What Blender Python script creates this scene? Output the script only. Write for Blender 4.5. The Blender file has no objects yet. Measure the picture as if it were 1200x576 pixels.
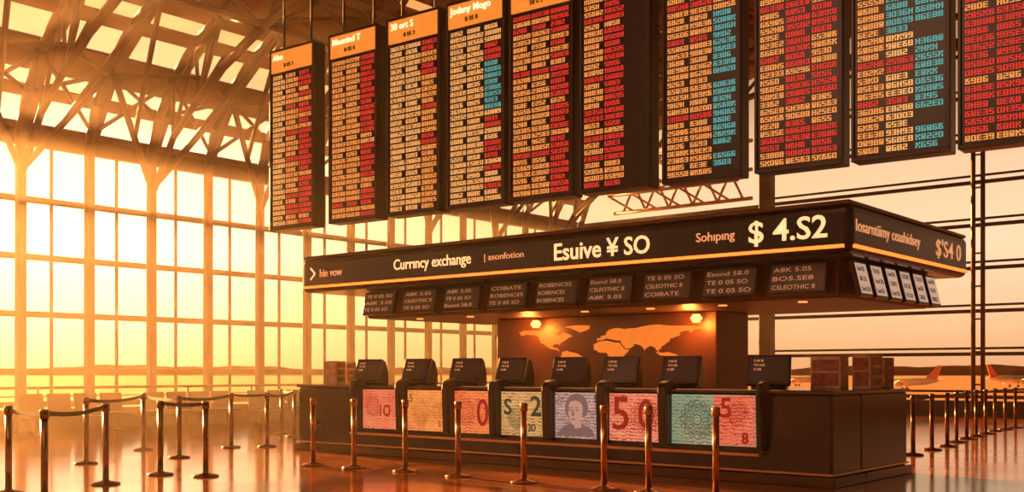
import bpy, math, random
from mathutils import Vector, Matrix
random.seed(7)
scene = bpy.context.scene
COL = scene.collection
try:
    scene.view_settings.view_transform = 'Standard'
    scene.view_settings.look = 'None'
except Exception: pass

# ---------------------------------------------------------------- materials
def pmat(name, col, rough=0.5, metal=0.0, emis=None, estr=0.0, spec=0.5, noise=0.0, nscale=6.0, bump=0.0):
    m = bpy.data.materials.new(name); m.use_nodes = True
    nt = m.node_tree; b = nt.nodes['Principled BSDF']
    b.inputs['Base Color'].default_value = (*col, 1)
    b.inputs['Roughness'].default_value = rough
    b.inputs['Metallic'].default_value = metal
    b.inputs['Specular IOR Level'].default_value = spec
    if emis:
        b.inputs['Emission Color'].default_value = (*emis, 1)
        b.inputs['Emission Strength'].default_value = estr
    if noise > 0:
        tc = nt.nodes.new('ShaderNodeTexCoord'); n = nt.nodes.new('ShaderNodeTexNoise')
        n.inputs['Scale'].default_value = nscale; n.inputs['Detail'].default_value = 4
        r = nt.nodes.new('ShaderNodeValToRGB')
        r.color_ramp.elements[0].position = .3; r.color_ramp.elements[1].position = .7
        r.color_ramp.elements[0].color = (*[c*(1-noise) for c in col], 1)
        r.color_ramp.elements[1].color = (*[min(1, c*(1+noise)) for c in col], 1)
        nt.links.new(tc.outputs['Object'], n.inputs['Vector'])
        nt.links.new(n.outputs['Fac'], r.inputs['Fac'])
        nt.links.new(r.outputs['Color'], b.inputs['Base Color'])
    return m

def glassmat(name):
    m = bpy.data.materials.new(name); m.use_nodes = True
    nt = m.node_tree; nt.nodes.clear()
    o = nt.nodes.new('ShaderNodeOutputMaterial'); t = nt.nodes.new('ShaderNodeBsdfTransparent')
    g = nt.nodes.new('ShaderNodeBsdfGlossy'); g.inputs['Roughness'].default_value = .05
    mx = nt.nodes.new('ShaderNodeMixShader'); mx.inputs[0].default_value = .04
    t.inputs['Color'].default_value = (1, .97, .92, 1)
    nt.links.new(t.outputs[0], mx.inputs[1]); nt.links.new(g.outputs[0], mx.inputs[2]); nt.links.new(mx.outputs[0], o.inputs[0])
    return m

M = {}
M['frame'] = pmat('window_frame_bronze', (.085, .034, .014), .4, .3, noise=.15)
M['steel'] = pmat('brown_painted_steel', (.13, .050, .020), .45, .2, noise=.15)
M['paleste'] = pmat('pale_painted_steel', (.50, .27, .13), .45, .1, noise=.1)
M['roof'] = pmat('roof_lining', (.22, .09, .04), .7, noise=.2, nscale=1.5)
M['glass'] = glassmat('clear_glass')
M['black'] = pmat('black_housing', (.013, .008, .008), .3, noise=.2)
M['screen'] = pmat('dark_screen', (.007, .003, .004), .3)
M['bezel'] = pmat('brown_bezel', (.035, .018, .013), .3, .3)
M['fascia'] = pmat('fascia_dark_lacquer', (.010, .004, .003), .2, noise=.2)
M['canopy'] = pmat('canopy_side', (.08, .035, .018), .4, noise=.1)
M['soffit'] = pmat('soffit_brown', (.075, .032, .018), .45, noise=.2)
M['counter'] = pmat('counter_charcoal_laminate', (.030, .018, .021), .2, noise=.12, nscale=3)
M['ctop'] = pmat('countertop_stone', (.06, .035, .028), .12, noise=.2, nscale=12)
M['plinth'] = pmat('plinth_bronze', (.10, .045, .025), .25, .5)
M['strip'] = pmat('metal_strip', (.60, .33, .18), .28, .8)
M['led'] = pmat('amber_led_strip', (1, .4, .1), .4, emis=(1, .19, .025), estr=2.0)
M['txtw'] = pmat('sign_lettering_warm_white', (1, .8, .5), .5, emis=(1, .60, .26), estr=1.15)
M['txto'] = pmat('sign_lettering_dim', (1, .55, .3), .5, emis=(.9, .42, .18), estr=.6)
M['txts'] = pmat('screen_lettering_dim', (.5, .35, .25), .5, emis=(.8, .42, .2), estr=.35)
M['cy'] = pmat('led_amber', (.3, .15, .05), .5, emis=(1, .36, .08), estr=.92)
M['cr'] = pmat('led_red', (.25, .02, .015), .5, emis=(.80, .035, .025), estr=.85)
M['ct'] = pmat('led_teal', (.03, .2, .2), .5, emis=(.09, .48, .45), estr=.8)
M['cc'] = pmat('led_cream', (.35, .25, .15), .5, emis=(1, .48, .14), estr=.95)
M['head'] = pmat('header_amber', (.7, .3, .08), .5, emis=(1, .33, .04), estr=.62, noise=.2)
M['hdtx'] = pmat('header_lettering', (.9, .7, .5), .5, emis=(1, .80, .5), estr=1.4)
M['core'] = pmat('core_wall_panel', (.085, .03, .015), .4, noise=.25, nscale=2)
M['map'] = pmat('world_map_orange', (.18, .04, .008), .5, emis=(1, .24, .028), estr=.75, noise=.3, nscale=9)
M['lamp'] = pmat('lamp_glow', (1, .4, .1), .5, emis=(1, .28, .05), estr=6)
M['down'] = pmat('downlight_glow', (1, .5, .2), .5, emis=(1, .35, .09), estr=1.4)
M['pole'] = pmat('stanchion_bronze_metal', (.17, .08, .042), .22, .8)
M['polef'] = pmat('stanchion_lit_bronze', (.42, .21, .11), .22, .85)  # same post metal, brighter: warm light on the front row put into the colour
M['belt'] = pmat('black_belt', (.02, .01, .008), .7)
M['scr2'] = pmat('lit_rate_screen', (.03, .018, .014), .3, emis=(.08, .033, .014), estr=.35)
M['scrw'] = pmat('lit_pale_screen', (.5, .45, .42), .35, emis=(.85, .6, .42), estr=.5)
M['termscr'] = pmat('terminal_screen', (.02, .014, .014), .2, emis=(.12, .05, .03), estr=.15)
M['tarmac'] = pmat('apron_concrete', (.50, .25, .13), .75, noise=.15, nscale=.02, spec=.2)
M['plane'] = pmat('aircraft_white', (.98, .93, .90), .35)
M['planed'] = pmat('aircraft_pale_grey', (.80, .68, .60), .5)
M['tailo'] = pmat('aircraft_tail_orange', (.75, .2, .05), .4)
M['trees'] = pmat('treeline', (.55, .25, .11), .9, noise=.1, nscale=.05)  # distance haze is put into this pale orange
M['cardw'] = pmat('printed_card_pale', (.66, .48, .35), .6, noise=.25, nscale=9)
M['cardr'] = pmat('printed_card_red', (.40, .12, .08), .6, noise=.5, nscale=14)
M['cardg'] = pmat('printed_card_grey', (.34, .24, .19), .6, noise=.3, nscale=9)
M['seat'] = pmat('dark_seat_vinyl', (.05, .025, .016), .45, noise=.15)

# floor: polished tiles
def floormat():
    m = bpy.data.materials.new('polished_floor_tiles'); m.use_nodes = True
    nt = m.node_tree; b = nt.nodes['Principled BSDF']
    tc = nt.nodes.new('ShaderNodeTexCoord'); br = nt.nodes.new('ShaderNodeTexBrick')
    br.offset = 0; br.inputs['Scale'].default_value = 1.0
    br.inputs['Brick Width'].default_value = 1.2; br.inputs['Row Height'].default_value = 1.2
    br.inputs['Mortar Size'].default_value = .008
    br.inputs['Color1'].default_value = (.38, .12, .022, 1); br.inputs['Color2'].default_value = (.32, .095, .017, 1)
    br.inputs['Mortar'].default_value = (.12, .035, .01, 1)
    nt.links.new(tc.outputs['Object'], br.inputs['Vector']); nt.links.new(br.outputs['Color'], b.inputs['Base Color'])
    n = nt.nodes.new('ShaderNodeTexNoise'); n.inputs['Scale'].default_value = .8
    mr = nt.nodes.new('ShaderNodeMapRange'); mr.inputs['To Min'].default_value = .06; mr.inputs['To Max'].default_value = .2
    nt.links.new(tc.outputs['Object'], n.inputs['Vector']); nt.links.new(n.outputs['Fac'], mr.inputs['Value'])
    nt.links.new(mr.outputs['Result'], b.inputs['Roughness'])
    b.inputs['Specular IOR Level'].default_value = 1.0
    return m
M['floor'] = floormat()

def notemat(name, c1, c2, c3, sc=5.0):
    m = bpy.data.materials.new(name); m.use_nodes = True
    nt = m.node_tree; b = nt.nodes['Principled BSDF']; L = nt.links.new
    tc = nt.nodes.new('ShaderNodeTexCoord')
    n = nt.nodes.new('ShaderNodeTexNoise'); n.inputs['Scale'].default_value = 2.6; n.inputs['Detail'].default_value = 3
    r = nt.nodes.new('ShaderNodeValToRGB'); e = r.color_ramp.elements
    e[0].position = .36; e[0].color = (*c1, 1); e[1].position = .64; e[1].color = (*c2, 1)
    L(tc.outputs['Object'], n.inputs['Vector']); L(n.outputs['Fac'], r.inputs['Fac'])
    cur = r.outputs['Color']
    for (s_, d_, dist, amt, typ) in ((7.0, 2, 7, .9, 'RINGS'), (18.0, 2.5, 5, .6, 'BANDS')):
        w = nt.nodes.new('ShaderNodeTexWave'); w.wave_type = typ; w.inputs['Scale'].default_value = s_
        w.inputs['Distortion'].default_value = dist; w.inputs['Detail'].default_value = 3; w.inputs['Detail Scale'].default_value = d_
        r2 = nt.nodes.new('ShaderNodeValToRGB'); r2.color_ramp.elements[0].position = .5; r2.color_ramp.elements[1].position = .85
        n2 = nt.nodes.new('ShaderNodeTexNoise'); n2.inputs['Scale'].default_value = 5
        mul = nt.nodes.new('ShaderNodeMath'); mul.operation = 'MULTIPLY'
        mul2 = nt.nodes.new('ShaderNodeMath'); mul2.operation = 'MULTIPLY'; mul2.inputs[1].default_value = amt*1.9; mul2.use_clamp = True
        mx = nt.nodes.new('ShaderNodeMix'); mx.data_type = 'RGBA'; mx.inputs['B'].default_value = (*c3, 1)
        L(tc.outputs['Object'], w.inputs['Vector']); L(tc.outputs['Object'], n2.inputs['Vector']); L(w.outputs['Fac'], r2.inputs['Fac'])
        L(r2.outputs['Color'], mul.inputs[0]); L(n2.outputs['Fac'], mul.inputs[1]); L(mul.outputs[0], mul2.inputs[0]); L(mul2.outputs[0], mx.inputs['Factor'])
        L(cur, mx.inputs['A']); cur = mx.outputs['Result']
    L(cur, b.inputs['Base Color']); L(cur, b.inputs['Emission Color'])
    b.inputs['Emission Strength'].default_value = .72; b.inputs['Roughness'].default_value = .35
    return m

# ---------------------------------------------------------------- mesh builder
class MB:
    def __init__(s): s.v = []; s.f = []; s.m = []
    def quad(s, a, b, c, d, mi=0):
        i = len(s.v); s.v += [tuple(a), tuple(b), tuple(c), tuple(d)]; s.f.append((i, i+1, i+2, i+3)); s.m.append(mi)
    def poly(s, pts, mi=0):
        i = len(s.v); s.v += [tuple(p) for p in pts]; s.f.append(tuple(range(i, i+len(pts)))); s.m.append(mi)
    def box(s, x0, x1, y0, y1, z0, z1, mi=0, mat=None):
        i = len(s.v)
        P = [(x0,y0,z0),(x1,y0,z0),(x1,y1,z0),(x0,y1,z0),(x0,y0,z1),(x1,y0,z1),(x1,y1,z1),(x0,y1,z1)]
        if mat is not None: P = [tuple(mat @ Vector(p)) for p in P]
        s.v += P
        for f in ((0,3,2,1),(4,5,6,7),(0,1,5,4),(1,2,6,5),(2,3,7,6),(3,0,4,7)):
            s.f.append(tuple(i+k for k in f)); s.m.append(mi)
    def tube(s, p0, p1, r, n=8, mi=0, r1=None):
        p0 = Vector(p0); p1 = Vector(p1); d = (p1-p0)
        if d.length < 1e-6: return
        if r1 is None: r1 = r
        q = d.to_track_quat('Z', 'Y'); i = len(s.v)
        for k in range(n):
            a = 2*math.pi*k/n; o = q @ Vector((math.cos(a), math.sin(a), 0))
            s.v.append(tuple(p0+o*r)); s.v.append(tuple(p1+o*r1))
        for k in range(n):
            a = i+2*k; b = i+2*((k+1) % n)
            s.f.append((a, b, b+1, a+1)); s.m.append(mi)
        s.f.append(tuple(i+2*k for k in reversed(range(n)))); s.m.append(mi)
        s.f.append(tuple(i+2*k+1 for k in range(n))); s.m.append(mi)
    def lathe(s, prof, n=20, mi=0, c=(0,0,0)):
        i = len(s.v); m = len(prof)
        for k in range(n):
            a = 2*math.pi*k/n
            for (r, z) in prof: s.v.append((c[0]+r*math.cos(a), c[1]+r*math.sin(a), c[2]+z))
        for k in range(n):
            k2 = (k+1) % n
            for j in range(m-1):
                s.f.append((i+k*m+j, i+k2*m+j, i+k2*m+j+1, i+k*m+j+1)); s.m.append(mi)
        s.f.append(tuple(i+k*m+m-1 for k in range(n))); s.m.append(mi)
        s.f.append(tuple(i+k*m for k in reversed(range(n)))); s.m.append(mi)
    def prism(s, pts2, y0, y1, mi=0):  # polygon in XZ extruded along Y
        n = len(pts2); i = len(s.v)
        s.v += [(x, y0, z) for x, z in pts2] + [(x, y1, z) for x, z in pts2]
        s.f.append(tuple(range(i, i+n))); s.m.append(mi)
        s.f.append(tuple(reversed(range(i+n, i+2*n)))); s.m.append(mi)
        for k in range(n):
            k2 = (k+1) % n
            s.f.append((i+k, i+n+k, i+n+k2, i+k2)); s.m.append(mi)
    def prismx(s, pts2, x0, x1, mi=0):  # polygon in YZ extruded along X
        n = len(pts2); i = len(s.v)
        s.v += [(x0, y, z) for y, z in pts2] + [(x1, y, z) for y, z in pts2]
        s.f.append(tuple(reversed(range(i, i+n)))); s.m.append(mi)
        s.f.append(tuple(range(i+n, i+2*n))); s.m.append(mi)
        for k in range(n):
            k2 = (k+1) % n
            s.f.append((i+k, i+k2, i+n+k2, i+n+k)); s.m.append(mi)

def mesh_obj(name, mb, mats, bevel=0, smooth=False, loc=(0,0,0), rz=0, parent=None, seg=2):
    me = bpy.data.meshes.new(name); me.from_pydata(mb.v, [], mb.f)
    for m in mats: me.materials.append(m)
    for p, mi in zip(me.polygons, mb.m): p.material_index = mi; p.use_smooth = smooth
    me.update()
    o = bpy.data.objects.new(name, me); COL.objects.link(o)
    o.location = loc; o.rotation_euler = (0, 0, rz)
    if parent: o.parent = parent
    if bevel > 0:
        b = o.modifiers.new('bevel', 'BEVEL'); b.width = bevel; b.segments = seg; b.limit_method = 'ANGLE'; b.angle_limit = math.radians(35)
    return o

def thing(name, label, cat, loc=(0,0,0), rz=0, group=None):
    e = bpy.data.objects.new(name, None); COL.objects.link(e); e.empty_display_size = .2
    e.location = loc; e.rotation_euler = (0, 0, rz)
    e['label'] = label; e['category'] = cat
    if group: e['group'] = group
    return e
def tag(o, label, cat, group=None):
    o['label'] = label; o['category'] = cat
    if group: o['group'] = group
def struct(o): o['kind'] = 'structure'

def copy_thing(root, loc, rz=None):
    r = root.copy(); COL.objects.link(r); r.location = loc
    if rz is not None: r.rotation_euler = (0, 0, rz)
    def rec(src, dst):
        for c in src.children:
            k = c.copy(); COL.objects.link(k); k.parent = dst; k.matrix_parent_inverse = c.matrix_parent_inverse.copy(); rec(c, k)
    rec(root, r)
    return r

def text_mesh(name, body, size, mat, parent, loc, rot, width=None, align='LEFT', offset=0.0, height=None, ext=.004):
    cu = bpy.data.curves.new(name+'_c', 'FONT'); cu.body = body; cu.size = size; cu.align_x = align; cu.align_y = 'CENTER'
    cu.resolution_u = 3; cu.offset = offset; cu.extrude = ext
    t = bpy.data.objects.new(name+'_t', cu); COL.objects.link(t)
    bpy.context.view_layer.update()
    dg = bpy.context.evaluated_depsgraph_get()
    me = bpy.data.meshes.new_from_object(t.evaluated_get(dg)); me.name = name
    bpy.data.objects.remove(t)
    if len(me.vertices):
        xs = [v.co.x for v in me.vertices]; ys = [v.co.y for v in me.vertices]
        w = max(xs)-min(xs); h = max(ys)-min(ys)
        sx = width/w if width else 1; sy = height/h if height else (1 if not width else min(1.0, 1))
        x0 = min(xs) if width else 0; yc = (max(ys)+min(ys))/2
        for v in me.vertices:
            v.co.x = (v.co.x-x0)*sx; v.co.y = (v.co.y-(yc if height else 0))*sy
    me.materials.clear(); me.materials.append(mat)
    o = bpy.data.objects.new(name, me); COL.objects.link(o); o.parent = parent; o.location = loc; o.rotation_euler = rot
    return o
FRONT = (math.pi/2, 0, 0)             # faces -Y
SIDE = (math.pi/2, 0, math.pi/2)      # faces +X

# ---------------------------------------------------------------- camera
YAW = math.radians(39.8)
cam_d = bpy.data.cameras.new('camera'); cam = bpy.data.objects.new('camera', cam_d); COL.objects.link(cam)
cam.location = (0, 0, 1.4); cam.rotation_euler = (math.pi/2, 0, YAW)
cam_d.sensor_width = 36; cam_d.lens = 37.5; cam_d.shift_y = .1225; cam_d.clip_end = 6000
scene.camera = cam
cy, sy = math.cos(YAW), math.sin(YAW)
def cw(xc, zc): return (cy*xc - sy*zc, sy*xc + cy*zc)   # camera-space right and depth offsets -> world

# ---------------------------------------------------------------- world + sun
SUN = Vector((-.99, .13, .185)).normalized()
GLOW = Vector((-.972, .492, .16)).normalized()
w = bpy.data.worlds.new('sunset_sky'); scene.world = w; w.use_nodes = True
nt = w.node_tree; nt.nodes.clear(); L = nt.links.new
out = nt.nodes.new('ShaderNodeOutputWorld'); bg = nt.nodes.new('ShaderNodeBackground'); tc = nt.nodes.new('ShaderNodeTexCoord')
nm = nt.nodes.new('ShaderNodeVectorMath'); nm.operation = 'NORMALIZE'; L(tc.outputs['Generated'], nm.inputs[0])
dt = nt.nodes.new('ShaderNodeVectorMath'); dt.operation = 'DOT_PRODUCT'; L(nm.outputs[0], dt.inputs[0]); dt.inputs[1].default_value = GLOW
mr = nt.nodes.new('ShaderNodeMapRange'); mr.inputs['From Min'].default_value = -1; mr.inputs['From Max'].default_value = 1
L(dt.outputs['Value'], mr.inputs['Value'])
cr = nt.nodes.new('ShaderNodeValToRGB'); L(mr.outputs['Result'], cr.inputs['Fac'])
E = cr.color_ramp.elements
E[0].position = 0; E[0].color = (.07, .032, .020, 1); E[1].position = 1; E[1].color = (1.7, 1.45, 1.0, 1)
for p, c in ((.45, (.18, .078, .040)), (.7, (.62, .35, .20)), (.83, (.88, .63, .44)), (.92, (.90, .62, .37)), (.965, (.96, .66, .32)), (.988, (1.2, .92, .50))):
    e = E.new(p); e.color = (*c, 1)
sep = nt.nodes.new('ShaderNodeSeparateXYZ'); L(nm.outputs[0], sep.inputs[0])
zr = nt.nodes.new('ShaderNodeValToRGB'); L(sep.outputs['Z'], zr.inputs['Fac'])
Z = zr.color_ramp.elements
Z[0].position = 0; Z[0].color = (1.0, .66, .44, 1); Z[1].position = .8; Z[1].color = (.40, .28, .20, 1)
for p, c in ((.035, (1.15, .93, .72)), (.11, (1.3, 1.28, 1.2)), (.18, (1.2, 1.10, 1.0)), (.24, (.74, .59, .43)), (.32, (.52, .37, .26)), (.45, (.42, .29, .20))):
    e = Z.new(p); e.color = (*c, 1)
mm = nt.nodes.new('ShaderNodeMix'); mm.data_type = 'RGBA'; mm.blend_type = 'MULTIPLY'; mm.inputs['Factor'].default_value = 1
L(cr.outputs['Color'], mm.inputs['A']); L(zr.outputs['Color'], mm.inputs['B'])
L(mm.outputs['Result'], bg.inputs['Color']); bg.inputs['Strength'].default_value = 1.03; L(bg.outputs[0], out.inputs[0])

sd = bpy.data.lights.new('sun', 'SUN'); so = bpy.data.objects.new('sun', sd); COL.objects.link(so)
sd.energy = 34; sd.color = (1, .40, .10); sd.angle = math.radians(.8)
so.rotation_euler = SUN.to_track_quat('Z', 'Y').to_euler(); so.location = (-60, 40, 20)

def area(name, loc, target, size, power, color):
    d = bpy.data.lights.new(name, 'AREA'); d.shape = 'RECTANGLE'; d.size = size[0]; d.size_y = size[1]; d.energy = power; d.color = color
    o = bpy.data.objects.new(name, d); COL.objects.link(o); o.location = loc
    o.rotation_euler = (Vector(target)-Vector(loc)).to_track_quat('-Z', 'Y').to_euler(); return o
area('added_hall_fill', (-8, -2, 9), (-10, 12, 2), (8, 4), 360, (1, .48, .26))  # unseen warm fill lamp, added to brighten the interior

# sunlit scattering haze added for the bloom, thicker towards the sunny glass wall
mb = MB(); mb.box(-25.7, 14.5, -9, 35.2, -.4, 14.6)
hz = mesh_obj('haze', mb, []); hz['kind'] = 'stuff'; tag(hz, 'thin golden sunlit haze filling the terminal hall', 'haze')
hm = bpy.data.materials.new('golden_haze'); hm.use_nodes = True; hn = hm.node_tree; hn.nodes.clear()
ho = hn.nodes.new('ShaderNodeOutputMaterial'); hv = hn.nodes.new('ShaderNodeVolumeScatter')
hv.inputs['Color'].default_value = (1, .84, .60, 1); hv.inputs['Anisotropy'].default_value = .68
htc = hn.nodes.new('ShaderNodeTexCoord'); hs = hn.nodes.new('ShaderNodeSeparateXYZ'); hr = hn.nodes.new('ShaderNodeMapRange'); hr.interpolation_type = 'SMOOTHSTEP'
hr.inputs['From Min'].default_value = -22; hr.inputs['From Max'].default_value = -10; hr.inputs['To Min'].default_value = .0095; hr.inputs['To Max'].default_value = .0007
hn.links.new(htc.outputs['Object'], hs.inputs[0]); hn.links.new(hs.outputs['X'], hr.inputs['Value']); hn.links.new(hr.outputs['Result'], hv.inputs['Density'])
hn.links.new(hv.outputs[0], ho.inputs['Volume']); hz.data.materials.append(hm)

# ---------------------------------------------------------------- ground, floor
mb = MB(); mb.box(-25.4, 14, -8, 34.8, -.25, 0)
o = mesh_obj('floor', mb, [M['floor']]); struct(o)
mb = MB(); mb.box(-2600, 1500, -900, 2600, -3.6, -3)
o = mesh_obj('floor_apron', mb, [M['tarmac']]); struct(o)

# ---------------------------------------------------------------- left glass wall
XL = -25.0; YR = 34.4
PR = [(-25,7.0),(-23.9,8.7),(-21.8,10.1),(-17,11.7),(-10,13.0),(-2,13.6),(8,13.6)]
ys = [3.3+1.7*k for k in range(19)]     # column lines along Y: up to 33.9
wn = 1
for k in range(-4, 18, 2):
    y0 = 3.3+1.7*k; y1 = y0+3.4
    mb = MB()
    for z in (.62, 1.4, 2.76, 4.12, 5.48):
        mb.box(XL-.06, XL+.06, y0, y1, z-.07, z+.07)
    for yy in (y0+.85, y0+2.55):
        mb.box(XL-.03, XL+.03, yy-.03, yy+.03, .5, 6.85)
    mb.box(XL-.08, XL+.08, y0, y1, 6.75, 7.15)
    mb.box(XL-.1, XL+.1, y0, y1, .0, .5)
    fr = mesh_obj('window_%d' % wn, mb, [M['frame']]); struct(fr)
    mb = MB(); mb.quad((XL, y0, .5), (XL, y1, .5), (XL, y1, 6.9), (XL, y0, 6.9))
    g = mesh_obj('glass_pane', mb, [M['glass']], parent=fr); wn += 1

# columns with their branching struts
def column(y, branch):
    r = thing('column', 'brown steel column %s at the glass wall' % ('branching into roof struts' if branch else 'curving into the roof'), 'column', (XL+.22, y, 0), 0, 'columns along the glass wall'); 
    cb = MB(); cb.box(-.10, .10, -.10, .10, 0, 7.1)
    mesh_obj('post', cb, [M['steel']], .02, parent=r)
    cb = MB()
    P = [(0,7.0),(.35,7.9),(1.0,8.75),(2.0,9.5),(3.4,10.15)]
    for a, b in zip(P, P[1:]): cb.tube((a[0],0,a[1]), (b[0],0,b[1]), .12, 10)
    mesh_obj('curved_arm', cb, [M['steel']], parent=r, smooth=True)
    if branch:
        for dy in (-1.7, 1.7):
            vb = MB(); vb.tube((0,0,6.1), (1.0,dy*.95,8.5), .08, 8); vb.tube((.5,dy*.45,7.3), (3.0,dy*.95,9.8), .065, 8)
            vb.tube((1.0,dy*.95,8.5), (2.2,0,8.6), .05, 8); vb.tube((1.0,dy*.95,8.5), (.3,0,7.9), .05, 8)
            vb.tube((.2,dy*.95,7.3), (1.0,0,8.7), .05, 8)
            mesh_obj('branch', vb, [M['steel']], smooth=True, parent=r)
        vb = MB(); vb.tube((0,0,5.9), (1.0,0,7.3), .08, 8); vb.tube((1.0,0,7.3), (3.2,0,8.9), .08, 8)
        for t_ in (.0, .5): vb.tube((1.0+2.2*t_,0,7.3+1.6*t_), (1.0+2*t_,0,8.7+1.0*t_), .05, 8); vb.tube((1.0+2.2*t_,0,7.3+1.6*t_), (2.0+1.4*t_,0,9.5+.7*t_), .05, 8)
        mesh_obj('branch', vb, [M['steel']], smooth=True, parent=r)
    return r
ca = column(ys[1], True); cbn = column(ys[0], False)
for i in range(2, 19):
    copy_thing(ca if i % 2 else cbn, (XL+.22, ys[i], 0))

# roof trusses across
def offs(d):
    out = []
    for i, (x, z) in enumerate(PR):
        a = PR[max(0, i-1)]; b = PR[min(len(PR)-1, i+1)]
        t = Vector((b[0]-a[0], b[1]-a[1])).normalized(); n = Vector((t.y, -t.x))
        out.append((x+n.x*d, z+n.y*d))
    return out
def resample(P, step):
    res = [P[0]]
    for a, b in zip(P, P[1:]):
        l = math.dist(a, b); n = max(1, round(l/step))
        for i in range(1, n+1): res.append((a[0]+(b[0]-a[0])*i/n, a[1]+(b[1]-a[1])*i/n))
    return res
def at(P, x):
    for a, b in zip(P, P[1:]):
        if a[0] <= x <= b[0]: return a[1]+(b[1]-a[1])*(x-a[0])/(b[0]-a[0])
    return P[-1][1]
topP = offs(.22); lowP = offs(1.25)
top = [p for p in resample(topP, 1.5) if p[0] > -23.2]; n = len(top)
low = [(x, at(lowP, x) if x > lowP[0][0] else z-1) for x, z in top]
tb = MB()
for i in range(n-1):
    tb.tube((top[i][0],0,top[i][1]), (top[i+1][0],0,top[i+1][1]), .11, 8)
    tb.tube((low[i][0],.0,low[i][1]), (low[i+1][0],0,low[i+1][1]), .11, 8)
    a, b = (top[i], low[i+1]) if i % 2 else (low[i], top[i+1])
    tb.tube((a[0],0,a[1]), (b[0],0,b[1]), .06, 8)
t0 = None
for k in range(1, 19, 2):
    if t0 is None:
        t0 = mesh_obj('roof_truss', tb, [M['steel']], smooth=True, loc=(0, ys[k], 0)); tag(t0, 'brown tubular steel lattice truss spanning under the roof', 'truss', 'roof trusses')
    else:
        t = t0.copy(); COL.objects.link(t); t.location = (0, ys[k], 0)

# bracing between trusses (one per bay)
bb = MB(); S = 3.4
br = [p for p in resample(offs(.3), 2.0) if p[0] > -23.5]
for i in range(len(br)-1):
    a, b = br[i], br[i+1]
    bb.tube((a[0],.12,a[1]), (b[0],S-.12,b[1]), .055, 6)
    bb.tube((b[0],.12,b[1]), (a[0],S-.12,a[1]), .055, 6)
    bb.tube((b[0],.12,b[1]), (b[0],S-.12,b[1]), .08, 6)
for i in range(1, len(br)-1):
    zl = at(lowP, br[i][0])
    bb.tube((br[i][0],.12,zl), (br[i][0],S/2,br[i][1]), .05, 6)
    bb.tube((br[i][0],S-.12,zl), (br[i][0],S/2,br[i][1]), .05, 6)
    bb.tube((br[i][0],.12,zl), (br[i][0],S-.12,zl), .065, 6)
b0 = None
for k in range(1, 17, 2):
    if b0 is None:
        b0 = mesh_obj('roof_bracing', bb, [M['steel']], smooth=True, loc=(0, ys[k], 0)); tag(b0, 'crossed brown steel bracing tubes between roof trusses', 'bracing', 'roof bracing')
    else:
        t = b0.copy(); COL.objects.link(t); t.location = (0, ys[k], 0)

# roof skin with skylight strips
rb = MB()
for k in range(-6, 18):
    y0 = 3.3+1.7*k; y1 = y0+1.7
    if y1 > YR+.3: continue
    for i in range(len(PR)-1):
        (xa, za), (xb, zb) = PR[i], PR[i+1]
        if i in (0, 1):   # glazed eaves with broad bronze ribs
            p = lambda t: (xa+(xb-xa)*t, za+(zb-za)*t)
            for t0_, t1_ in ((0, .14), (.46, .60), (.78, 1)):
                A, B = p(t0_), p(t1_)
                rb.quad((A[0],y0,A[1]), (B[0],y0,B[1]), (B[0],y1,B[1]), (A[0],y1,A[1]))
            rb.quad((xa,y0,za), (xb,y0,zb), (xb,y0+.32,zb), (xa,y0+.32,za))
        else:
            N = max(2, round(math.dist((xa, za), (xb, zb))/2.6))
            for j in range(N):
                A = (xa+(xb-xa)*j/N, za+(zb-za)*j/N); B = (xa+(xb-xa)*(j+.84)/N, za+(zb-za)*(j+.84)/N); C = (xa+(xb-xa)*(j+1)/N, za+(zb-za)*(j+1)/N)
                rb.quad((A[0],y0,A[1]), (B[0],y0,B[1]), (B[0],y1,B[1]), (A[0],y1,A[1]))
                if i > 2 or (j == 1 and i == 2 and k % 2):
                    rb.quad((B[0],y0,B[1]), (C[0],y0,C[1]), (C[0],y1,C[1]), (B[0],y1,B[1]))
                else:
                    rb.quad((B[0],y0,B[1]), (C[0],y0,C[1]), (C[0],y0+.5,C[1]), (B[0],y0+.5,B[1]))
o = mesh_obj('ceiling', rb, [M['roof']]); struct(o)
so_ = o.modifiers.new('solid', 'SOLIDIFY'); so_.thickness = .1; so_.offset = 1

# ---------------------------------------------------------------- rear glass wall
XC = -16.85
xs = [XC-8.15, XC-4.1, XC, XC+3.48, XC+6.96, XC+10.4, XC+13.9, XC+17.4, XC+20.9, XC+24.4]
for i in range(len(xs)-1):
    x0, x1 = xs[i], xs[i+1]; H = 7.1 if i < 2 else 11.6
    mb = MB(); z = .62
    while z < H-.2:
        mb.box(x0, x1, YR-.05, YR+.05, z-.055, z+.055)
        if i >= 2: mb.tube((x0, YR-.2, z+.17), (x1, YR-.2, z+.17), .04, 6)
        z += 1.32
    mb.box(x0, x1, YR-.08, YR+.08, H-.15, H+.15); mb.box(x0, x1, YR-.1, YR+.1, 0, .5)
    fr = mesh_obj('window_%d' % wn, mb, [M['frame']]); struct(fr); wn += 1
    mb = MB(); mb.quad((x0, YR, .5), (x1, YR, .5), (x1, YR, H), (x0, YR, H)); mesh_obj('glass_pane', mb, [M['glass']], parent=fr)
cb = MB()
cb.tube((-.14,0,0), (-.14,0,11.6), .07, 8); cb.tube((.14,0,0), (.14,0,11.6), .07, 8)
for z in range(1, 11): cb.tube((-.12,0,z), (.12,0,z), .03, 6)
m0 = None
for i in (4, 6, 8):
    if m0 is None:
        m0 = mesh_obj('window_post', cb, [M['frame']], smooth=True, loc=(xs[i], YR-.36, 0)); tag(m0, 'paired slim dark steel post braced against the glass wall', 'post', 'paired window posts')
    else:
        c = m0.copy(); COL.objects.link(c); c.location = (xs[i], YR-.36, 0)
mb = MB(); mb.box(-.22, .22, -.2, .2, 0, 11.2)
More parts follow.
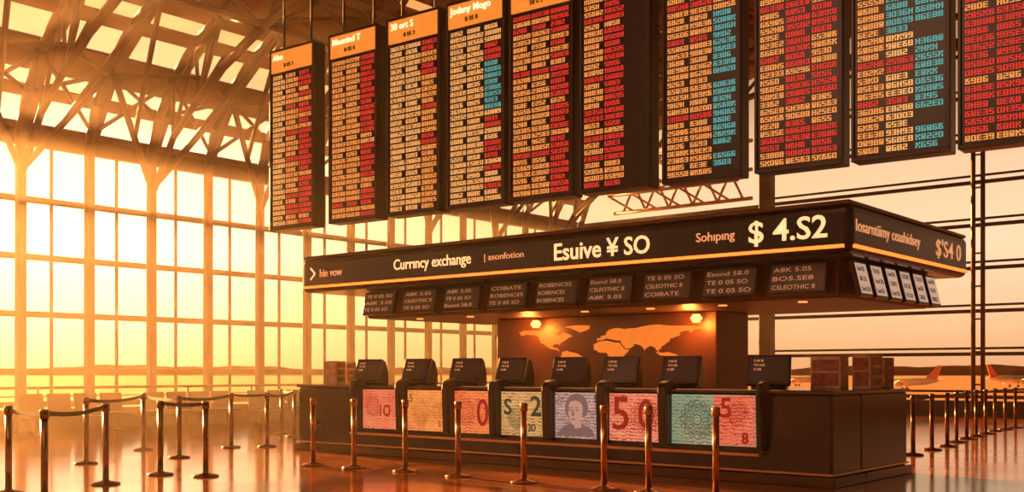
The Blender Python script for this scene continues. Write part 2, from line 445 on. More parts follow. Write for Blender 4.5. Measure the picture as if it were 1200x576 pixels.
c = mesh_obj('pier', mb, [M['frame']], .03, loc=(XC, YR-.4, 0)); tag(c, 'broad brown steel pier where the low and tall glazing meet', 'pier')
gb = MB()
for zt in (7.4, 8.4, 9.4):
    gb.tube((-23.0 if zt < 9 else -21.9, YR-.7, zt), (XC-.4, YR-.7, zt), .07, 6)
for zt in (7.9, 8.9):
    gb.tube((-22.6 if zt < 8 else -21.6, YR-1.7, zt), (XC-.4, YR-1.7, zt), .06, 6)
    x = -22.6 if zt < 8 else -21.4
    z0 = zt-.5
    while x < XC-1.3:
        gb.tube((x, YR-.7, z0), (x+.5, YR-.7, z0+1), .045, 6); gb.tube((x+.5, YR-.7, z0+1), (x+1.0, YR-.7, z0), .045, 6)
        gb.tube((x, YR-1.7, zt), (x+.5, YR-.7, z0+1), .04, 6); gb.tube((x, YR-1.7, zt), (x+.5, YR-.7, z0), .04, 6)
        x += 1.0
g = mesh_obj('lattice_girder', gb, [M['paleste']], smooth=True); tag(g, 'pale steel lattice girder over the low glazing', 'girder')

# waiting benches and a rail along the sunny glass
def bench():
    r = thing('waiting_bench', 'row of dark seats on a metal beam below the windows', 'bench', (0,0,0), 0, 'waiting benches by the windows')
    mb = MB(); mb.box(-.04, .04, -1.3, 1.3, .30, .36); mesh_obj('beam', mb, [M['frame']], parent=r)
    for y in (-1.0, 1.0):
        mb = MB(); mb.box(-.25, .25, y-.03, y+.03, 0, .04); mb.box(-.03, .03, y-.03, y+.03, .04, .32); mesh_obj('leg', mb, [M['frame']], .008, parent=r)
    for i in range(4):
        y = -.975+.65*i
        mb = MB(); mb.box(-.25, .24, y-.28, y+.28, .37, .44); mesh_obj('seat', mb, [M['seat']], .02, parent=r)
        T = Matrix.Translation((-.25, y, .44)) @ Matrix.Rotation(math.radians(-10), 4, 'Y')
        mb = MB(); mb.box(-.03, .03, -.28, .28, 0, .46, mat=T); mesh_obj('backrest', mb, [M['seat']], .02, parent=r)
    return r
b_ = bench(); b_.location = (-23.6, 12.6, 0)
for i in range(1, 7): copy_thing(b_, (-23.6, 12.6+3.1*i, 0))
mb = MB()
mb.tube((0,-8,1.02), (0,14,1.02), .035, 8); mb.tube((0,-8,.82), (0,14,.82), .018, 6)
for i in range(12): mb.tube((0,-8+2*i,0), (0,-8+2*i,1.02), .025, 8)
rl = mesh_obj('handrail', mb, [M['frame']], loc=(-24.35, 18, 0)); tag(rl, 'long dark metal handrail in front of the glass wall', 'railing')

# ---------------------------------------------------------------- outside: trees, aircraft
random.seed(3)
def ridge(d, a0, a1, step):
    mbx = MB(); prev = None; a = a0
    while a <= a1:
        xc, zc = d*math.tan(math.radians(a)), d
        X, Y = cw(xc, zc); h = 6+2.2*math.sin(a*.31+1)+1.3*math.sin(a*.83)+.5*math.sin(a*2.9)+random.uniform(-.25, .25)
        if prev: mbx.quad((prev[0], prev[1], -3.2), (X, Y, -3.2), (X, Y, h), (prev[0], prev[1], prev[2]))
        prev = (X, Y, h); a += step
    return mbx
o = mesh_obj('treeline', ridge(1200, -50, 50, .2), [M['trees']]); tag(o, 'hazy orange treeline beyond the airfield', 'trees'); o['kind'] = 'stuff'

def airplane(loc, rz, label, s=1.0):
    r = thing('airplane', label, 'airplane', loc, rz, 'parked airplanes'); r.scale = (s, s, s)
    f = MB(); prof = [(-16,.15,.6),(-14,.9,.35),(-10,1.6,.1),(-4,1.9,0),(8,1.9,0),(13,1.6,0),(15.4,.9,-.3),(16.2,.15,-.5)]
    n = 14
    for (x, rr, dz) in prof:
        for k in range(n):
            a = 2*math.pi*k/n; f.v.append((x, rr*math.cos(a), 3.6+dz+rr*math.sin(a)))
    for j in range(len(prof)-1):
        for k in range(n):
            k2 = (k+1) % n; f.f.append((j*n+k, (j+1)*n+k, (j+1)*n+k2, j*n+k2)); f.m.append(0)
    mesh_obj('fuselage', f, [M['plane']], smooth=True, parent=r)
    for sgn in (-1, 1):
        wg = MB(); P = [(3,1.5*sgn),(-3,1.5*sgn),(-6.5,16*sgn),(-4.5,16*sgn)]
        for dz in (3.0, 3.25):
            wg.poly([(x, y, dz+abs(y)*.07) for x, y in P])
        for a in range(4):
            b = (a+1) % 4; wg.quad((*P[a], 3.0+abs(P[a][1])*.07), (*P[b], 3.0+abs(P[b][1])*.07), (*P[b], 3.25+abs(P[b][1])*.07), (*P[a], 3.25+abs(P[a][1])*.07))
        mesh_obj('wing', wg, [M['planed']], parent=r)
        e = MB(); e.tube((2.5, 5.5*sgn, 2.3), (-1.5, 5.5*sgn, 2.3), 1.0, 12); mesh_obj('engine', e, [M['planed']], parent=r, smooth=True)
        st = MB(); st.poly([(-12.5,.5*sgn,4.4),(-15.3,.5*sgn,4.4),(-17,6*sgn,4.9),(-15.8,6*sgn,4.9)]); mesh_obj('stabilizer', st, [M['planed']], parent=r)
    tl = MB(); tl.prism([(-10,5.0),(-15,4.6),(-17.3,10.6),(-15.2,10.6)], -.15, .15); mesh_obj('tail_fin', tl, [M['tailo']], parent=r)
    for (x, y) in ((11,0),(-1,2.5),(-1,-2.5)):
        g = MB(); g.tube((x, y-.25, .6), (x, y+.25, .6), .6, 10); g.tube((x, y, .6), (x, y, 3), .15, 6); mesh_obj('landing_gear', g, [M['black']], parent=r)
X, Y = cw(.366*260, 260); airplane((X, Y, -3), YAW+math.radians(180-40), 'white jet with orange tail parked on the apron', .55)
X, Y = cw(.266*320, 320); airplane((X, Y, -3), YAW+math.radians(180-35), 'distant white jet on the airfield', .55)
X, Y = cw(.472*300, 300); airplane((X, Y, -3), YAW+math.radians(20), 'white jet nosing along the apron', .6)

# ---------------------------------------------------------------- departure boards
GL = {
'8':['111','101','111','101','111'],'0':['111','101','101','101','111'],'5':['111','100','111','001','111'],'3':['111','001','111','001','111'],
'2':['111','001','111','100','111'],'9':['111','101','111','001','111'],'6':['111','100','111','101','111'],'E':['111','100','111','100','111'],
'B':['111','101','111','111','111'],'G':['111','110','111','101','111'],'K':['101','111','110','101','101'],'H':['101','101','111','101','101']}
KEYS = '888553302966EBBGGKH'
BW, BH, BT = 1.06, 3.0, .25
R3 = math.radians(3.15)
base = Vector((-4.731, 11.674)); du = Vector((-.9985, -.055))
S_left = [9.83, 8.42, 7.16, 5.97, 4.83, 3.66, 2.42, 1.18, .02, -1.12]
heads = ['Abo', 'Mounind T', '30 ort S', 'Jodany Mogo', 'Boanda', 'Eionr', 'Moat 4', 'Aosind', 'Sorna', 'Donari']
plans = ['cyr','yyr','ccy','ccm','yyr','yr.','yyt','yro','ymt','rro']
for bi, s in enumerate(S_left):
    p = base + du*s
    r = thing('departure_board', 'tall black hanging flight board with %s glowing characters' % {'t':'amber and teal','m':'cream, teal and red','o':'red and amber','r':'amber and red','.':'amber and red','y':'cream and amber'}[plans[bi][2]], 'departure board', (p.x, p.y, 3.75), R3, 'hanging departure boards')
    mb = MB(); mb.box(0, BW, .02, BT, 0, BH); mesh_obj('housing', mb, [M['black']], .015, parent=r)
    mb = MB(); mb.box(0, BW, -.02, .02, 0, .05); mb.box(0, BW, -.02, .02, BH-.04, BH); mb.box(0, .035, -.02, .02, .05, BH-.04); mb.box(BW-.035, BW, -.02, .02, .05, BH-.04)
    mesh_obj('bezel', mb, [M['bezel']], .006, parent=r)
    mb = MB(); mb.box(.035, BW-.035, .005, .018, .05, BH-.42); mesh_obj('display_screen', mb, [M['screen']], parent=r)
    mb = MB(); mb.box(.035, BW-.035, -.005, .018, BH-.38, BH-.04); mesh_obj('header_panel', mb, [M['head']], parent=r)
    text_mesh('header_lettering', heads[bi], .14, M['hdtx'], r, (.08, -.012, BH-.14), FRONT, offset=.001)
    text_mesh('header_lettering', random.choice(['8 05 3', '58 0 S', 'B 05 8']), .09, M['fascia'], r, (.35, -.012, BH-.29), FRONT, offset=.002)
    mb = MB(); rng = random.Random(bi*13+5)
    rows = 29; rh = .0865; pw = .0168; ph = .0128; cwid = .0595
    groups = [(.07, 5), (.385, 5), (.70, 5)]
    band = [rng.random() for _ in range(rows)]
    for ri in range(rows):
        zt = BH-.44-ri*rh
        for gi, (gx, nc) in enumerate(groups):
            pl = plans[bi][gi]
            if pl == '.': continue
            c = {'y':0,'r':1,'t':2,'c':3}.get(pl)
            if pl == 'm': c = (2 if 5 < ri < 14 else (1 if band[ri] < .35 else 3))
            if pl == 'o': c = (1 if (ri//4) % 2 == 0 else 0)
            if pl == 't' and ri < 6: c = 0 if ri % 3 else 1
            if pl == 't' and band[ri] > .86: continue
            if pl == 'y' and band[ri] < .14: c = 1
            if pl == 'r' and band[ri] > .8: c = 0
            for ci in range(nc):
                if ci == 4 and (ri*7+gi*3+bi) % 3 == 0: continue
                g = GL[rng.choice(KEYS)]; x0 = gx+ci*cwid
                for a, row in enumerate(g):
                    b = 0
                    while b < 3:
                        if row[b] == '1':
                            e = b
                            while e < 3 and row[e] == '1': e += 1
                            xa = x0+b*pw; xb = x0+e*pw; za = zt-a*ph; zb = za-ph
                            if e-b >= 2: zb += .003
                            mb.quad((xa, .002, zb), (xb, .002, zb), (xb, .002, za), (xa, .002, za), c)
                            b = e
                        else: b += 1
    mesh_obj('display_characters', mb, [M['cy'], M['cr'], M['ct'], M['cc']], parent=r)
    for x in (.2, BW-.2):
        wx = p.x+x
        mb = MB(); mb.tube((x, .13, BH), (x, .13, at(PR, wx)-3.75-.02), .02, 8); mesh_obj('hanger_rod', mb, [M['black']], parent=r)

# ---------------------------------------------------------------- kiosk canopy
CX0, CX1, CY0, CY1 = -14.63, -4.83, 11.85, 16.15
can = thing('kiosk_canopy', 'long dark illuminated canopy over the exchange counter with amber light strip', 'canopy', (-9.5, 14.0, 2.3))
O = Vector((-9.5, 14.0, 2.3))
def W(mb):   # world to local
    mb.v = [tuple(Vector(v)-O) for v in mb.v]; return mb
mb = MB(); mb.box(CX0, CX1, CY0, CY1, 2.76, 3.34); mesh_obj('fascia', W(mb), [M['fascia']], .10, parent=can, seg=4)
mb = MB(); mb.box(CX0+.02, CX1-.02, CY0+.02, CY1-.02, 3.33, 3.38); mesh_obj('roof_cap', W(mb), [M['canopy']], .02, parent=can)
mb = MB()
mb.box(CX0+.08, CX1-.08, CY0-.018, CY0+.02, 2.825, 2.865); mb.box(CX1-.02, CX1+.018, CY0+.08, CY1-.08, 2.825, 2.865)
mesh_obj('light_strip', W(mb), [M['led']], parent=can)
TX0, TX1, TY0, TY1 = -13.6, -5.2, 12.42, 15.6
mb = MB(); mb.box(TX0, TX1, TY0, TY1, 2.30, 2.76); mesh_obj('lower_soffit', W(mb), [M['soffit']], .05, parent=can)
for x in [TX0+.8+1.15*i for i in range(7)]:
    mb = MB(); mb.lathe([(.04, 0), (.06, .0), (.06, .02)], 14, c=(x, TY0+.5, 2.285)); mesh_obj('downlight', W(mb), [M['down']], parent=can)
def ftext(body, x0, x1, h, mat, off=.004, zc=3.07):
    text_mesh('sign_lettering', body, .3, mat, can, Vector((x0, CY0-.006, zc))-O, FRONT, width=x1-x0, height=h, offset=off)
mb = MB()
for s_ in (-1, 1):
    mb.poly([(-14.38, CY0-.008, 3.07+s_*.09), (-14.35, CY0-.008, 3.07+s_*.11), (-14.24, CY0-.008, 3.07+.012*s_), (-14.24, CY0-.008, 3.07-.012*s_), (-14.27, CY0-.008, 3.07)])
mesh_obj('sign_arrow', W(mb), [M['txtw']], parent=can)
ftext('hin vow', -14.12, -13.56, .13, M['txto'], .001)
ftext('Curr\u0131ncy exchange', -12.32, -10.67, .22, M['txtw'], .002)
ftext('| asonfotion', -10.40, -9.65, .12, M['txto'], 0)
ftext('Esuive \u00a5 SO', -9.10, -7.53, .25, M['txtw'], .004)
ftext('Soh\u0131p\u0131ng', -6.84, -6.30, .15, M['txto'], .002)
ftext('$ 4.S2', -6.11, -5.11, .31, M['txtw'], .004)
def stext(body, y0, y1, h, mat):
    text_mesh('sign_lettering', body, .3, mat, can, Vector((CX1+.006, y0, 3.07))-O, SIDE, width=y1-y0, height=h, offset=.001)
stext('Iosarntiimy ceashidsey', 11.99, 14.12, .18, M['txto'])
stext("$'S4 0", 14.75, 15.8, .27, M['txto'])

# hanging rate monitors
def rate_monitor(loc, rz, wd, hh, scr, lab, nlines, txm):
    r = thing('rate_monitor', lab, 'monitor', loc, rz, 'rate monitors under the canopy')
    T = Matrix.Rotation(math.radians(-14), 4, 'X')
    mb = MB(); mb.box(-wd/2, wd/2, -.03, .03, -hh, 0, mat=T); mesh_obj('monitor_housing', mb, [M['black']], .012, parent=r)
    mb = MB(); mb.box(-wd/2+.03, wd/2-.03, -.034, -.029, -hh+.03, -.03, mat=T); mesh_obj('screen', mb, [scr], parent=r)
    mb = MB(); mb.box(-.05, .05, -.0, .12, -.12, -.04); mesh_obj('bracket', mb, [M['black']], parent=r)
    words = ['Esond 58.0', 'CSLEOTHIC 8', 'BO5.SE8', 'TE 0 05 SO', 'ROBENCES', 'COIBATE', 'A8K 5.05']
    for i in range(nlines):
        z = -hh+ (nlines-i-.45)*(hh-.06)/nlines+.02
        pos = T @ Vector((-wd/2+.06, -.037, z))
        text_mesh('screen_lettering', random.choice(words), hh/nlines*.62, txm, r, pos, (math.pi/2-math.radians(14), 0, 0), width=(wd-.12)*random.uniform(.75, 1), height=hh/nlines*.42, ext=.001)
    return r
random.seed(11)
for i in range(9):
    x = -13.05+.925*i
    rate_monitor((x, TY0-.13, 2.73), 0, .76, .40, M['scr2'], 'black hanging monitor with amber exchange rate text', 3, M['txts'])
for i in range(6):
    rate_monitor((TX1+.13, 12.62+.5*i, 2.73), math.pi/2, .40, .44, M['scrw'], 'small tilted monitor with pale lit screen', 3, M['black'])

# core wall
KX0, KX1, KY0, KY1 = -12.01, -7.74, 14.0, 15.0
core = thing('kiosk_core', 'brown central wall of the kiosk bearing an orange world map', 'kiosk wall', (-9.87, 14.5, 0))
O = Vector((-9.87, 14.5, 0))
mb = MB(); mb.box(KX0, KX1, KY0, KY1, 0, 2.295); mesh_obj('wall_panel', W(mb), [M['core']], .02, parent=core)
conts = {
'north_america':[(-166,66),(-156,71),(-128,70),(-110,72),(-95,73),(-82,70),(-86,62),(-94,60),(-82,54),(-78,60),(-72,62),(-64,58),(-56,52),(-66,46),(-70,42),(-76,36),(-81,31),(-80,25),(-84,30),(-94,29),(-97,23),(-91,18),(-87,21),(-84,14),(-79,9),(-88,13),(-98,16),(-106,22),(-114,31),(-121,35),(-124,44),(-124,50),(-134,58),(-150,60),(-162,56)],
'greenland':[(-72,78),(-50,82),(-22,80),(-24,70),(-42,61),(-52,68)],
'south_america':[(-78,8),(-68,12),(-52,5),(-42,-2),(-35,-7),(-39,-17),(-48,-26),(-57,-36),(-65,-43),(-68,-54),(-74,-50),(-73,-36),(-70,-20),(-80,-6)],
'africa':[(-16,28),(-8,34),(10,37),(22,32),(33,31),(38,20),(44,11),(51,11),(42,-2),(40,-14),(33,-26),(26,-34),(18,-34),(12,-18),(12,-4),(8,4),(-6,5),(-16,13)],
'eurasia':[(-10,37),(-9,44),(-1,44),(-4,49),(6,52),(9,58),(6,60),(14,67),(26,71),(42,67),(60,69),(74,73),(102,77),(130,72),(160,70),(179,66),(164,60),(158,52),(152,59),(138,54),(140,48),(130,42),(122,39),(120,30),(112,21),(107,19),(108,11),(102,12),(103,2),(98,10),(94,18),(88,21),(80,14),(77,8),(73,19),(66,25),(57,26),(60,22),(52,15),(44,13),(38,24),(35,32),(36,37),(27,37),(22,38),(16,41),(8,44),(0,39)],
'australia':[(114,-22),(122,-17),(130,-12),(136,-12),(142,-11),(146,-19),(153,-27),(149,-38),(138,-35),(128,-32),(116,-35)],
'indonesia':[(96,5),(105,-5),(118,-8),(140,-8),(132,-2),(118,4),(112,2)]}
rng = random.Random(4)
for nme, c in conts.items():
    pts = []
    for a, b in zip(c, c[1:]+c[:1]):
        for t in (0, .5):
            lo = a[0]+(b[0]-a[0])*t+rng.uniform(-1.2, 1.2)*(t > 0); la = a[1]+(b[1]-a[1])*t+rng.uniform(-1.2, 1.2)*(t > 0)
            pts.append((-11.50+(lo+166)*.0103, KY0-.008, 2.14-(80-la)*.0058))
    mb = MB(); mb.poly(pts[::-1]); mesh_obj('world_map_'+nme, W(mb), [M['map']], parent=core)
for x in (-11.07, -8.03):
    mb = MB(); mb.lathe([(.05, -.06), (.09, 0), (.05, .06)], 14, c=(x, KY0-.09, 2.19)); ob = mesh_obj('wall_lamp', W(mb), [M['lamp']], parent=core, smooth=True)
    pl = bpy.data.lights.new('wall_lamp_light', 'POINT'); pl.energy = 48; pl.color = (1, .24, .03); pl.shadow_soft_size = .08
    po = bpy.data.objects.new('wall_lamp_light', pl); COL.objects.link(po); po.location = (x, KY0-.3, 2.10)
area('soffit_glow', (-9.6, 13.2, 2.26), (-9.6, 13.2, 0), (6, .4), 35, (1, .42, .15))

# ---------------------------------------------------------------- counter
ctr = thing('service_counter', 'long charcoal service counter fronted with banknote display panels', 'counter', (-10.24, 13.5, 0))
O = Vector((-10.24, 13.5, 0))
X0, X1, Y0, Y1 = -15.24, -5.24, 12.29, 14.82
mb = MB()
mb.box(X0, X1, Y0, Y0+.9, .12, 1.12); mb.box(X1-1.05, X1, Y0+.9, Y1, .12, 1.12); mb.box(X0, X0+.8, Y0+.9, Y1, .12, 1.12)
mesh_obj('counter_body', W(mb), [M['counter']], .03, parent=ctr)
mb = MB()
mb.box(X0-.03, X1+.03, Y0-.03, Y0+.93, 1.12, 1.17); mb.box(X1-1.08, X1+.03, Y0+.93, Y1+.03, 1.12, 1.17); mb.box(X0-.03, X0+.83, Y0+.93, Y1+.03, 1.12, 1.17)
mesh_obj('countertop', W(mb), [M['ctop']], .015, parent=ctr)
mb = MB(); mb.box(X0-.06, X1+.06, Y0-.06, Y0+.9, 0, .12); mb.box(X1-1.0, X1+.06, Y0+.9, Y1+.04, 0, .12); mb.box(X0-.06, X0+.8, Y0+.9, Y1+.04, 0, .12)
mesh_obj('plinth', W(mb), [M['plinth']], .012, parent=ctr)
mb = MB(); mb.box(X0-.02, X1+.02, Y0-.025, Y0+.01, .14, .165); mb.box(X1-.01, X1+.025, Y0-.02, Y1, .14, .165)
mb.box(X0+1.5, X1-.9, Y0-.12, Y0+.02, .34, .375)
mesh_obj('trim_strip', W(mb), [M['strip']], parent=ctr)

panels = [(-13.48,-12.62),(-12.41,-11.55),(-11.37,-10.58),(-10.41,-9.56),(-9.39,-8.61),(-8.44,-7.60),(-7.44,-6.22)]
nm_ = [notemat('note_pink', (.78,.20,.10), (.85,.38,.18), (.45,.07,.04)), notemat('note_yellow', (.92,.48,.12), (.85,.34,.10), (.50,.16,.04)),
       notemat('note_orange_red', (.85,.28,.08), (.80,.40,.14), (.55,.04,.02)), notemat('note_yellow_green', (.85,.55,.20), (.60,.42,.16), (.28,.17,.06)),
       notemat('note_grey_white', (.66,.50,.40), (.45,.35,.31), (.16,.12,.13)), notemat('note_red', (.82,.30,.16), (.85,.48,.28), (.48,.03,.02)),
       notemat('note_teal_red', (.22,.40,.29), (.42,.42,.26), (.12,.20,.12))]
nlab = ['pink banknote display panel', 'yellow patterned banknote display panel', 'orange and red patterned banknote panel', 'yellow green banknote panel with large numerals', 'pale grey banknote panel with portrait', 'red banknote panel with large numeral five', 'wide teal and red banknote panel']
nred = notemat('note_red_end', (.82,.20,.11), (.75,.30,.17), (.45,.03,.02))
darkr = pmat('note_ink_red', (.35, .03, .02), .5, emis=(.5, .04, .02), estr=.3)
darkg = pmat('note_ink_green', (.04, .10, .07), .5, emis=(.05, .12, .08), estr=.2)
darkk = pmat('note_ink_grey', (.10, .07, .07), .5, emis=(.14, .09, .08), estr=.3)
darko = pmat('note_ink_ochre', (.45, .16, .03), .5, emis=(.5, .18, .03), estr=.3)
def facemat(name, c, k):
    m = pmat(name, c, .5); nt = m.node_tree; b = nt.nodes['Principled BSDF']
    tc = nt.nodes.new('ShaderNodeTexCoord'); w = nt.nodes.new('ShaderNodeTexWave'); w.inputs['Scale'].default_value = 38; w.inputs['Distortion'].default_value = 4; w.bands_direction = 'Z'
    r = nt.nodes.new('ShaderNodeValToRGB'); r.color_ramp.elements[0].color = (*k, 1); r.color_ramp.elements[0].position = .1; r.color_ramp.elements[1].color = (*c, 1); r.color_ramp.elements[1].position = .5
    nt.links.new(tc.outputs['Object'], w.inputs['Vector']); nt.links.new(w.outputs['Fac'], r.inputs['Fac'])
    nt.links.new(r.outputs['Color'], b.inputs['Base Color']); nt.links.new(r.outputs['Color'], b.inputs['Emission Color']); b.inputs['Emission Strength'].default_value = .5
    return m
skin = facemat('note_engraved_face', (.72, .54, .45), (.32, .2, .17))
hairm = facemat('note_engraved_hair', (.30, .22, .21), (.07, .05, .055))
def disc(mb, cx, cz, rx, rz_, y, mi, n=20):
    mb.poly([(cx+rx*math.cos(2*math.pi*k/n), y, cz+rz_*math.sin(2*math.pi*k/n)) for k in range(n)], mi)
def rosette(par, cx, cz, R, mat):   # guilloche rosette of interlaced petals
    mb = MB(); y = -.007
    for ph_, amp, rr in ((0, .16, .85), (math.pi/8, .16, .85), (0, .25, .5), (math.pi/8, .25, .5), (0, .1, .25), (math.pi/8, .12, .68)):
        N = 96; th = R*.022
        pr = None
        for k in range(N+1):
            a = 2*math.pi*k/N; q = R*rr*(1+amp*math.cos(8*a+ph_*8))
            c_, s_ = math.cos(a), math.sin(a)
            cur = ((cx+(q-th)*c_, y, cz+(q-th)*s_), (cx+(q+th)*c_, y, cz+(q+th)*s_))
            if pr: mb.quad(pr[0], pr[1], cur[1], cur[0])
            pr = cur
    mesh_obj('rosette', mb, [mat], parent=par)
def portrait(par, cx, cz, s, m1, m2):
    y = -.006; mb = MB()
    mb.poly([(cx-.36*s, y, cz-.33*s), (cx+.34*s, y, cz-.33*s), (cx+.28*s, y, cz-.22*s), (cx+.1*s, y, cz-.14*s), (cx-.08*s, y, cz-.13*s), (cx-.26*s, y, cz-.22*s)], 0)
    for k in range(15):   # wavy hair
        a = math.radians(-25+230*k/14); disc(mb, cx+.01*s+.15*s*math.cos(a), cz+.08*s+.15*s*math.sin(a), .062*s, .06*s, y-.001-.0001*k, 0, 12)
    disc(mb, cx+.01*s, cz+.11*s, .16*s, .14*s, y-.0008, 0)
    mb.poly([(cx-.02*s, y-.003, cz-.22*s), (cx+.1*s, y-.003, cz-.2*s), (cx+.09*s, y-.003, cz-.06*s), (cx-.03*s, y-.003, cz-.1*s)], 1)
    F = [(-.13,.11),(-.1,.17),(-.02,.19),(.07,.17),(.12,.12),(.125,.02),(.1,-.07),(.04,-.14),(-.03,-.17),(-.08,-.15),(-.1,-.1),(-.11,-.07),(-.1,-.05),(-.145,-.01),(-.12,.04)]
    mb.poly([(cx+a*s, y-.004, cz+b*s) for a, b in reversed(F)], 1)
    for dx in (-.08, .025):
        disc(mb, cx+dx*s, cz+.045*s, .026*s, .012*s, y-.006, 0, 10); mb.box(cx+dx*s-.035*s, cx+dx*s+.03*s, y-.0065, y-.005, cz+.075*s, cz+.088*s, 0)
    mb.poly([(cx-.055*s, y-.006, cz+.04*s), (cx-.035*s, y-.006, cz+.04*s), (cx-.025*s, y-.006, cz-.035*s), (cx-.075*s, y-.006, cz-.035*s)], 0)
    disc(mb, cx-.045*s, cz-.085*s, .04*s, .011*s, y-.006, 0, 10)
    mesh_obj('portrait', mb, [m1, m2], parent=par)
PZ0, PZ1 = .45, 1.10
for i, (a, b) in enumerate(panels):
    wd = b-a; mb = MB(); mb.box(-wd/2, wd/2, 0, .04, -(PZ1-PZ0)/2, (PZ1-PZ0)/2)
    pn = mesh_obj('banknote_panel', mb, [nm_[i]], .006, loc=Vector(((a+b)/2, Y0-.05, (PZ0+PZ1)/2))-O, parent=ctr); pn['label'] = nlab[i]
    def num(t, x, z, h, mat, w=None): text_mesh('numeral', t, h, mat, pn, (x, -.010, z), FRONT, width=w or h*.62*len(t), height=h, offset=.004, ext=.002)
    if i == 0: num('1O', .0, -.02, .2, darkr); rosette(pn, -.18, .05, .2, darkr); rosette(pn, .25, .2, .09, darkr)
    if i == 1: num('5', -.38, .2, .14, darko); rosette(pn, -.12, -.02, .22, darko); rosette(pn, .25, .02, .15, darko); num('5', .26, -.2, .1, darko)
    if i == 2: num('0', .08, .0, .42, darkr, .24); rosette(pn, -.15, .0, .22, darkr)
    if i == 3: num('S', -.36, .1, .24, darkg); num('2', .15, .12, .3, darkg, .2); num('2O', .1, -.2, .12, darkg); rosette(pn, -.12, -.05, .18, darkg)
    if i == 4: portrait(pn, -.01, .03, .98, hairm, skin); num('5', .3, .24, .1, darkk); rosette(pn, -.3, .2, .07, darkk)
    if i == 5: rosette(pn, .17, .02, .24, darkr); num('5', -.36, .05, .46, darkr, .27); num('0', .06, .05, .4, darkr, .25)
    if i == 6:
        mb = MB(); mb.box(.02, wd/2-.006, -.005, .001, -.319, .319); mesh_obj('red_end', mb, [nred], parent=pn)
        num('5', .12, .16, .26, darkr, .16); num('8', .42, -.22, .14, darkr, .1); rosette(pn, -.22, .0, .26, darkg); rosette(pn, .36, .1, .16, darkr)
divs = [-13.62, -12.51, -11.46, -10.5, -9.475, -8.52, -7.52, -6.12]
for x in divs:
    mb = MB(); pts = [(0, .40), (-.16, .42), (-.19, 1.12), (-.18, 1.20), (-.14, 1.25), (-.07, 1.28), (.02, 1.28), (.08, 1.24), (.1, 1.17), (0, 1.17)]
    hw = .065 if x != divs[-1] else .04
    n = len(pts); mb.v += [(x-hw, Y0+p[0], p[1]) for p in pts]+[(x+hw, Y0+p[0], p[1]) for p in pts]
    mb.f.append(tuple(range(n))); mb.m.append(0); mb.f.append(tuple(reversed(range(n, 2*n)))); mb.m.append(0)
    for k in range(n):
        k2 = (k+1) % n; mb.f.append((k, n+k, n+k2, k2)); mb.m.append(0)
    mesh_obj('divider', W(mb), [M['bezel']], .02, parent=ctr)

# terminals on the counter: dark sloped consoles with framed screens
def terminal():
    r = thing('counter_terminal', 'chunky dark sloped service terminal with small lit screen', 'terminal', (0,0,0), 0, 'terminals on the counter')
    mb = MB(); mb.prismx([(-.13,.0),(-.10,.12),(.0,.40),(.06,.43),(.14,.41),(.21,.2),(.22,0)], -.23, .23); mesh_obj('housing', mb, [M['black']], .03, parent=r, seg=3)
    ang = math.atan2(.13, .37)
    T = Matrix.Translation((0, -.165, .05)) @ Matrix.Rotation(-ang, 4, 'X')
    mb = MB(); mb.box(-.28, .28, -.02, .05, .0, .42, mat=T); mesh_obj('screen_frame', mb, [M['bezel']], .018, parent=r)
    mb = MB(); mb.box(-.24, .24, -.026, -.018, .05, .38, mat=T); mesh_obj('screen', mb, [M['termscr']], parent=r)
    mb = MB(); mb.box(-.2, .05, -.32, -.19, .0, .035)
    mesh_obj('keypad', mb, [M['black']], .005, parent=r)
    for j in range(3):
        pos = T @ Vector((-.19, -.028, .33-.06*j)); text_mesh('screen_lettering', ['5 08 SE', 'TO 5.85', 'B 508'][j], .042, M['txto'], r, pos, (math.pi/2-ang, 0, 0), ext=.001)
    return r
t = terminal()
txs = [(-13.88, 12.8), (-12.68, 12.8), (-11.58, 12.8), (-10.60, 12.8), (-9.50, 12.8), (-8.59, 12.8), (-7.59, 12.8), (-6.33, 12.85)]
t.location = (*txs[0], 1.17); t.rotation_euler = (0, 0, math.radians(8))
for i, (x, y) in enumerate(txs[1:]):
    copy_thing(t, (x, y, 1.17), math.radians([8, 12, 4, 10, 14, 8, 20][i]))

# boxes of leaflets on the counter
def leaflet(loc, wd, dp, h, rz, mats, lab):
    r = thing('leaflet_box', lab, 'leaflet box', loc, rz, 'leaflet boxes on the counter')
    mb = MB(); mb.box(-wd/2, wd/2, -dp/2, dp/2, 0, h); mesh_obj('carton', mb, [mats[0]], .008, parent=r)
    mb = MB(); mb.box(-wd/2+.03, wd/2-.03, -dp/2-.006, -dp/2+.001, .04, h*.5); mb.box(-wd/2+.03, wd/2-.03, -dp/2-.006, -dp/2+.001, h*.56, h-.04); mesh_obj('printed_front', mb, [mats[1]], parent=r)
    mb = MB()
    for q in range(3): mb.box(wd/2-.001, wd/2+.006, -dp/2+.03, dp/2-.03, .05+q*h*.3, .05+q*h*.3+h*.2)
    mesh_obj('printed_side', mb, [mats[2]], parent=r)
leaflet((-5.90, 13.75, 1.17), .42, .3, .43, math.radians(3), [M['cardw'], M['cardr'], M['cardw']], 'pale carton of leaflets with red printed front')
leaflet((-5.46, 13.95, 1.17), .26, .36, .45, math.radians(-4), [M['cardw'], M['cardr'], M['cardg']], 'pale carton of leaflets with red print')
leaflet((-5.43, 14.45, 1.17), .2, .25, .42, 0, [M['cardg'], M['cardw'], M['cardr']], 'small grey carton of leaflets')
leaflet((-14.80, 12.75, 1.17), .32, .25, .42, math.radians(5), [M['cardw'], M['cardw'], M['cardg']], 'pale carton of leaflets')
leaflet((-14.98, 13.2, 1.17), .28, .25, .40, 0, [M['cardw'], M['cardw'], M['cardg']], 'pale carton of leaflets')

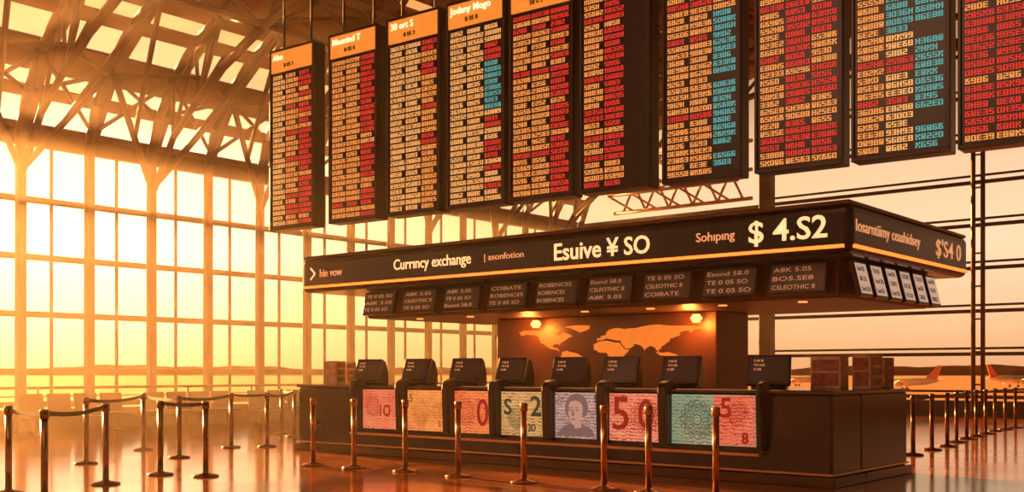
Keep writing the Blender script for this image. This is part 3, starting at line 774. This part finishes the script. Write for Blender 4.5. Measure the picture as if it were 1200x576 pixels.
# ---------------------------------------------------------------- stanchions
def post_parts(r, m):
    mb = MB(); mb.lathe([(.0, 0), (.17, 0), (.175, .015), (.15, .03), (.05, .045), (.032, .07)], 24); mesh_obj('base', mb, [m], parent=r, smooth=True)
    mb = MB(); mb.tube((0,0,.05), (0,0,.93), .038, 16); mesh_obj('pole', mb, [m], parent=r, smooth=True)
    mb = MB(); mb.lathe([(.04, .90), (.048, .905), (.048, .99), (.038, 1.005), (.0, 1.008)], 18); mesh_obj('belt_cassette', mb, [m], parent=r, smooth=True)
def mkpost(px, by):
    d = 1.4*1250/(by-435); X, Y = cw((px-600)/1250*d, d); return Vector((X, Y, 0))
protos = {}
def stanchion(pos, lab, grp, m):
    if m not in protos:
        protos[m] = thing('stanchion', lab, 'stanchion', pos, 0, grp); post_parts(protos[m], M[m]); return protos[m]
    kids = [c for c in protos[m].children if c.name.split('.')[0] != 'belt']
    r = protos[m].copy(); COL.objects.link(r); r.location = pos
    for c in kids:
        k = c.copy(); COL.objects.link(k); k.parent = r
    r['label'] = lab; r['group'] = grp
    return r
# image pixels of each post base (x, y), projected to the floor by mkpost
front = [(367,545),(415,548),(475,552),(537,558),(614,565),(708,573),(760,577),(839,582)]
for px, by in front: stanchion(mkpost(px, by), 'lit-toned bronze queue post standing before the counter', 'queue posts before the counter', 'polef')
left = {'a':(10,578),'b':(52,592),'c':(124,567),'d':(188,556),'e':(241,558),'f':(101,543),'g':(168,527),'h':(210,536),'i':(271,524),'j':(313,523),'k':(345,511),'l':(330,508)}
right = {'m':(1070,533),'n':(1092,527),'o':(1110,523),'p':(1121,518),'q':(1133,514),'r':(1144,511),'s':(1155,508),'t':(1166,505),'u':(1178,503),'v':(1190,501),'w':(1203,500)}
posts = {}
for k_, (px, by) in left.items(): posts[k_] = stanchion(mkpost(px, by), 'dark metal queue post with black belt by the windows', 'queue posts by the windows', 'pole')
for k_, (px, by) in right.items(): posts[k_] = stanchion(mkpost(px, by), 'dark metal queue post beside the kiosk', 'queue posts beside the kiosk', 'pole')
def belt(a, b):
    A, B = posts[a], posts[b]; d = B.location-A.location; l = d.length; u = d.normalized(); n = 8
    mb = MB(); prev = None
    for i in range(n+1):
        t = i/n; p = u*(.05+(l-.10)*t); z = .965-.05*4*t*(1-t)*min(1, l/2.5)
        cur = ((p.x, p.y, z-.025), (p.x, p.y, z+.025))
        if prev: mb.quad(prev[0], cur[0], cur[1], prev[1])
        prev = cur
    o = mesh_obj('belt', mb, [M['belt']], parent=A); m = o.modifiers.new('s', 'SOLIDIFY'); m.thickness = .006
for a, b in ('ab','bc','fg','gh','hi','ij','de','jk','kl','mn','no','op','pq','qr','rs','st','tu','uv','vw'): belt(a, b)
